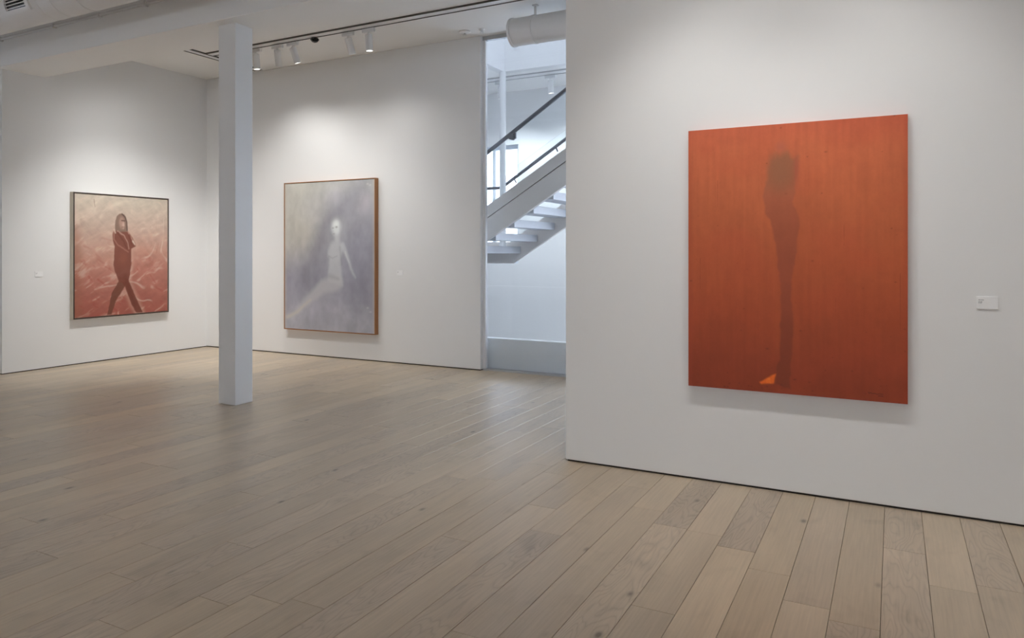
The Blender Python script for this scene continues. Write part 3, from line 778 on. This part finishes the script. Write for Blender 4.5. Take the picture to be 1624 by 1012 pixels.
for x, tgt, lab, pw, sz in (
        (-7.30, (-7.28, 7.15, 0.0), 'white track spotlight half hidden behind the square column', POWER['B1'], 140),
        (-6.925, (-7.50, 7.66, 1.6), 'white track spotlight tilted left, next to the column', POWER['B2'], 110),
        (-6.665, (-6.30, 7.66, 1.4), 'white track spotlight tilted right, between the column and the dome camera', POWER['B3'], 110),
        (-5.775, (-5.65, 7.66, 1.6), 'white track spotlight slightly tilted, right of the dome camera', POWER['B4'], 110),
        (-5.465, (-5.44, 7.10, 0.0), 'white upright track spotlight with glowing lens, rightmost on the long track', POWER['B5'], 140)):
    p = (x, yt, zt); track_head(p, aimed((x, yt, zt - .06), tgt), lab, pw, sz)
for y, tgt, lab, pw, sz in ((5.40, (XL, 6.2, 1.2), 'white spotlight on the left wall track nearest the beam', POWER['L1'], 120),
                            (5.72, (XL, 7.0, 1.4), 'white spotlight on the left wall track, farther from the beam', POWER['L2'], 120)):
    p = (-8.225, y, zt); track_head(p, aimed(p, tgt), lab, pw, sz, along='y')
# unseen track and lamps added behind the beam to wash the lower walls
track_x(5.56, -8.05, -2.4, ZC, 'added light track tucked unseen behind the dropped beam')
for x, tgt, lab, pw, sz in ((-7.75, (-8.0, 7.66, 0.5), 'added fill spotlight on the unseen track behind the beam, second from the left wall', POWER['C1'], 80),
                            (-6.2, (-6.2, 7.66, 0.5), 'added fill spotlight on the unseen track behind the beam, nearest the staircase', POWER['C2'], 80),
                            (-7.15, (XL, 6.4, 0.3), 'added fill spotlight on the unseen track behind the beam, turned to the left wall', POWER['C3'], 80)):
    p = (x, 5.62, zt); track_head(p, aimed(p, tgt), lab, pw, sz)
for x, tgt, lab, pw, sz in ((-1.25, (-0.95, YR, 0.3), 'white spotlight on the front track, left of the rust painting', POWER['R1'], 80),
                            (-0.60, (-0.6, YR, 1.8), 'white spotlight on the front track, in the middle over the rust painting', POWER['R2'], 130),
                            (0.05, (-0.1, YR, 0.3), 'white spotlight on the front track, right of the rust painting', POWER['R3'], 80),
                            (2.3, (2.2, YR, 0.6), 'white spotlight on the front track, far right', POWER['R4'], 110)):
    p = (x, 3.39, zt); track_head(p, aimed(p, tgt), lab, pw, sz)
for x, lab in ((-5.5, 'added fill spotlight on the middle track, farthest left'), (-2.0, 'added fill spotlight on the middle track, left of the viewer'), (1.5, 'added fill spotlight on the middle track, right of the viewer')):
    track_head((x, 0.36, zt), (0.0, -1.0, -0.55), lab, POWER['D'], 110, group='added bounce fill spotlights of the front room', color=(1.0, 0.965, 0.91))  # unseen lamps added to bounce fill off the wall behind the viewer
track_head((-4.43, 9.62, ZF - 0.022), (0.02, 0.12, -1), 'white track spotlight beyond the staircase, right of the round post', POWER['ST'], 130, group='stairwell track spotlights', color=(0.86, 0.93, 1.0))
track_head((-5.26, 9.62, ZF - 0.022), (-0.02, 0.12, -1), 'white track spotlight beyond the staircase, behind the round post', POWER['ST'], 130, group='stairwell track spotlights', color=(0.86, 0.93, 1.0))
track_head((-2.6, 9.62, ZF - 0.022), (0.0, 0.12, -1), 'added track spotlight beyond the staircase, farthest right, out of view', POWER['ST'], 130, group='stairwell track spotlights', color=(0.86, 0.93, 1.0))  # unseen third lamp, added to brighten the stairwell

# ---------------- dome camera and sprinklers
o = thing('dome_camera', (-6.30, 6.765, zt), 'small black dome camera hanging from the long light track', 'camera')
obj('mount', lathe((-6.30, 6.765, zt), (0, 0, -1), [(0, 0.046), (0.016, 0.054), (0.022, 0.052)], 28), 'black', o, smooth=40)
obj('dome', lathe((-6.30, 6.765, zt - 0.022), (0, 0, -1), [(0.03 * math.sin(i * math.pi / 16), 0.045 * math.cos(i * math.pi / 16) + 0.0005) for i in range(9)], 28), 'black', o, smooth=60)
for x, y, r_, lab in ((-4.56, 7.45, 0.07, 'round white ceiling detector near the top of the back wall end'), (-4.33, 7.46, 0.035, 'tiny white sprinkler head on the ceiling by the glass partition')):
    o = thing('ceiling_fitting', (x, y, ZC), lab, 'fitting')
    obj('rose', lathe((x, y, ZC), (0, 0, -1), [(0, r_), (0.012, r_), (0.02, r_ * 0.8)], 24), 'white', o, smooth=40)
    obj('nozzle', lathe((x, y, ZC - 0.018), (0, 0, -1), [(0, 0.014), (0.022, 0.012), (0.024, 0.028), (0.030, 0.028)], 18), 'white', o, smooth=40)

# ================================================================ ventilation ducts
def duct(label, y, z, r, x0, x1, collars, hangers, collar_at_start):
    o = thing('ventilation_duct', ((x0 + x1) / 2, y, z), label, 'duct')
    obj('duct_pipe', lathe((x0, y, z), (1, 0, 0), [(0, r), (x1 - x0, r)], 64), 'duct', o, smooth=40)
    for c in collars:
        obj('seam', lathe((c - 0.012, y, z), (1, 0, 0), [(0, r), (0.004, r + 0.004), (0.020, r + 0.004), (0.024, r)], 64, caps=False), 'duct', o, smooth=40)
    if collar_at_start:
        obj('end_cap', lathe((x0 - 0.02, y, z), (1, 0, 0), [(0, r - 0.02), (0.006, r + 0.008), (0.03, r + 0.008), (0.034, r)], 64), 'duct', o, smooth=40)
    for hx in hangers:
        h = obj('hanger_strap', lathe((hx - 0.012, y, z), (1, 0, 0), [(0, r + 0.001), (0.001, r + 0.006), (0.023, r + 0.006), (0.024, r + 0.001)], 64, caps=False), 'duct', o, smooth=40)
        obj('hanger_rod', join(box(hx - 0.012, hx + 0.012, y - 0.006, y + 0.006, z + r - 0.002, ZC), box(hx - 0.03, hx + 0.03, y - 0.02, y + 0.02, ZC - 0.012, ZC)), 'duct', h)
    return o
duct('short white round duct end under the ceiling in front of the glass partition', 7.0, 3.837, 0.147, -3.66, 5.6, [-1.5, 0.5, 2.5, 4.5], [-3.40, -1.9, 0.2, 2.4], True)
DY, DZ, DR = 4.105, 3.875, 0.195
d2 = duct('long white round duct with louvred grille at the top left', DY, DZ, DR, X0, -3.2, [-8.9, -7.1, -6.9, -5.9, -4.4], [-8.6, -6.55, -4.6], True)
# grille on the lower front of the long duct: curved plate with dark louvres
def arc_plate(x0, x1, a0, a1, r0, r1, n=10):
    V, F = [], []
    for i in range(n + 1):
        a = a0 + (a1 - a0) * i / n
        for r_ in (r0, r1):
            for x in (x0, x1): V.append((x, DY - r_ * math.cos(a), DZ - r_ * math.sin(a)))
    for i in range(n):
        b_ = 4 * i; c_ = b_ + 4
        F += [(b_, b_ + 1, c_ + 1, c_), (b_ + 2, c_ + 2, c_ + 3, b_ + 3), (b_, c_, c_ + 2, b_ + 2), (b_ + 1, b_ + 3, c_ + 3, c_ + 1)]
    F += [(0, 2, 3, 1), (4 * n, 4 * n + 1, 4 * n + 3, 4 * n + 2)]
    return V, F
gx0, gx1 = -7.56, -7.24
ga0, ga1 = math.radians(-42), math.radians(30)
g = obj('grille', join(arc_plate(gx0 - 0.05, gx0, ga0 - .15, ga1 + .18, DR - 0.005, DR + 0.022), arc_plate(gx1, gx1 + 0.05, ga0 - .15, ga1 + .18, DR - 0.005, DR + 0.022),
                       arc_plate(gx0, gx1, ga1, ga1 + .18, DR - 0.005, DR + 0.022, 3), arc_plate(gx0, gx1, ga0 - .15, ga0, DR - 0.005, DR + 0.022, 3)), 'duct', d2)
obj('grille_back', arc_plate(gx0, gx1, ga0, ga1, DR - 0.003, DR + 0.003), 'black', g)
for i in range(9):
    a = ga0 + (ga1 - ga0) * (i + 0.5) / 9
    obj('louvre', arc_plate(gx0, gx1, a - 0.016, a + 0.022, DR + 0.006, DR + 0.018, 1), 'duct', g)
# conduit along the front face of the beam
c = thing('conduit_pipe', (-7.5, 4.705, 3.93), 'thin white conduit pipe along the beam below the long duct', 'pipe')
obj('pipe', cyl((X0, 4.708, 3.93), (-3.0, 4.708, 3.93), 0.016, 16), 'duct', c, smooth=40)
for x in (-9.2, -8.15, -7.35, -6.6, -5.9, -4.6):
    obj('pipe_clip', box(x - 0.014, x + 0.014, 4.685, 4.73, 3.905, 3.952), 'duct', c, bevel=0.003)

# ================================================================ staircase behind the glass
st = thing('staircase', (-3.0, 8.7, 0), 'white open-riser staircase rising to the right behind the glass partition', 'staircase')
P_ = 0.607
XA, XB = -5.15, -0.55
def zt_(x, z0, x0=-4.619, p=P_): return z0 + p * (x - x0)
def band(y0, y1, zb, ztop, xa=XA, xb=XB): return prism_xz([(xa, zt_(xa, zb)), (xb, zt_(xb, zb)), (xb, zt_(xb, ztop)), (xa, zt_(xa, ztop))], y0, y1)
obj('stringer', band(8.05, 8.11, 1.587, 1.862), 'stair', st)['label'] = 'near stringer of the staircase'
obj('stringer_upstand', band(8.052, 8.10, 1.876, 2.03), 'stair', st)
obj('stringer_core', band(8.080, 8.095, 1.85, 1.89), 'stair', st)
# far stringer with level foot under the landing
fx = -4.915
zf = lambda x: 1.285 + 0.611 * (x - fx)
obj('stringer', prism_xz([(-6.9, 1.285), (fx, 1.285), (XB, zf(XB)), (XB, zf(XB) + 0.42), (-4.95, 1.60), (-6.9, 1.60)], 9.34, 9.40), 'stair', st)
obj('landing', box(-6.9, -4.771, 8.11, 9.34, 1.432, 1.532), 'tread', st, bevel=0.004)
obj('landing_beam', box(-6.9, -5.15, 8.05, 8.11, 1.285, 1.73), 'stair', st)
obj('landing_post', box(-6.9, -6.8, 8.06, 8.16, 0, 1.285), 'stair', st)
obj('landing_post', box(-6.9, -6.8, 9.30, 9.40, 0, 1.285), 'stair', st)
for k in range(1, 16):
    xr = -4.771 + 0.2695 * k; z = 1.432 + 0.1665 * k
    obj('tread', box(xr - 0.285, xr, 8.11, 9.34, z, z + 0.098), 'tread', st, bevel=0.004)
obj('landing', box(-0.60, 3.2, 8.05, 9.20, 4.0, 4.25), 'tread', st)
def bar(pts, y, w_, h_):
    V, F = [], []
    n = len(pts)
    for i, (x, z) in enumerate(pts):
        if i == 0: dx, dz = pts[1][0] - x, pts[1][1] - z
        elif i == n - 1: dx, dz = x - pts[i - 1][0], z - pts[i - 1][1]
        else: dx, dz = pts[i + 1][0] - pts[i - 1][0], pts[i + 1][1] - pts[i - 1][1]
        l = math.hypot(dx, dz); nx, nz = -dz / l, dx / l
        for k in range(12):
            a = 2 * math.pi * (k + 0.5) / 12
            ca, sa = math.cos(a), math.sin(a)
            ca = math.copysign(abs(ca) ** 0.6, ca); sa = math.copysign(abs(sa) ** 0.6, sa)
            V.append((x + nx * sa * h_ / 2, y + ca * w_ / 2, z + nz * sa * h_ / 2))
    for i in range(n - 1):
        for k in range(12):
            F.append((i * 12 + k, i * 12 + (k + 1) % 12, (i + 1) * 12 + (k + 1) % 12, (i + 1) * 12 + k))
    F += [tuple(range(12)), tuple((n - 1) * 12 + k for k in range(12))]
    return V, F
zh = lambda x: 3.072 + 0.632 * (x + 4.0625)
hr = obj('handrail', bar([(XA, zh(XA)), (XB, zh(XB))], 8.085, 0.05, 0.046), 'steel', st, smooth=40); hr['label'] = 'near dark grey handrail'
for x in (-4.254, -3.0, -1.7):
    obj('rail_bracket', join(cyl((x, 8.04, zh(x) - 0.055), (x, 8.12, zh(x) - 0.055), 0.034, 16), box(x + 0.0, x + 0.055, 8.07, 8.10, zh(x) - 0.075, zh(x) + 0.02)), 'steel', hr, smooth=40)
fr = lambda x: 2.39 + 0.627 * (x + 5.072)
fh = obj('handrail', bar([(-6.8, 2.388), (-5.12, 2.388), (-5.05, fr(-5.05)), (XB, fr(XB))], 9.31, 0.045, 0.042), 'steel', st, smooth=40); fh['label'] = 'far dark grey handrail, level over the landing'
for x in (-6.2, -5.4): obj('rail_bracket', cyl((x, 9.31, 2.375), (x, 9.37, 2.34), 0.010, 10), 'steel', fh, smooth=40)
for x in (-4.863, -4.203, -3.5, -2.8): obj('rail_bracket', cyl((x, 9.31, fr(x) - 0.01), (x, 9.37, fr(x) - 0.06), 0.010, 10), 'steel', fh, smooth=40)
# glass balustrades
obj('glass_panel', prism_xz([(XA, zt_(XA, 1.95)), (XB, zt_(XB, 1.95)), (XB, zh(XB) - 0.02), (XA, zh(XA) - 0.02)], 8.074, 8.086), 'glass', st)
gt = lambda x: 2.735 + 0.578 * (x + 4.802)
obj('glass_panel', prism_xz([(-4.95, zf(-4.95) + 0.3), (XB, zf(XB) + 0.3), (XB, gt(XB) + 0.1), (-4.95, gt(-4.95))], 9.37, 9.382), 'glass', st)
tag(obj('round_post', lathe((-4.998, 9.21, 1.532), (0, 0, 1), [(0, 0.046), (ZF - 1.532, 0.046)], 32), 'white', smooth=40), 'slim round white post standing on the staircase landing', 'post')

# ---------------- neighbouring building seen through the stair window
nb = thing('neighbour_building', (-10, 18.0, -3), 'overexposed white building outside the stair window', 'building')
obj('wall', box(-18, -2, 18, 22, -3, 3.55), 'stucco', nb)
obj('parapet', box(-18.1, -1.9, 17.9, 18.2, 3.55, 3.60), 'stucco', nb)
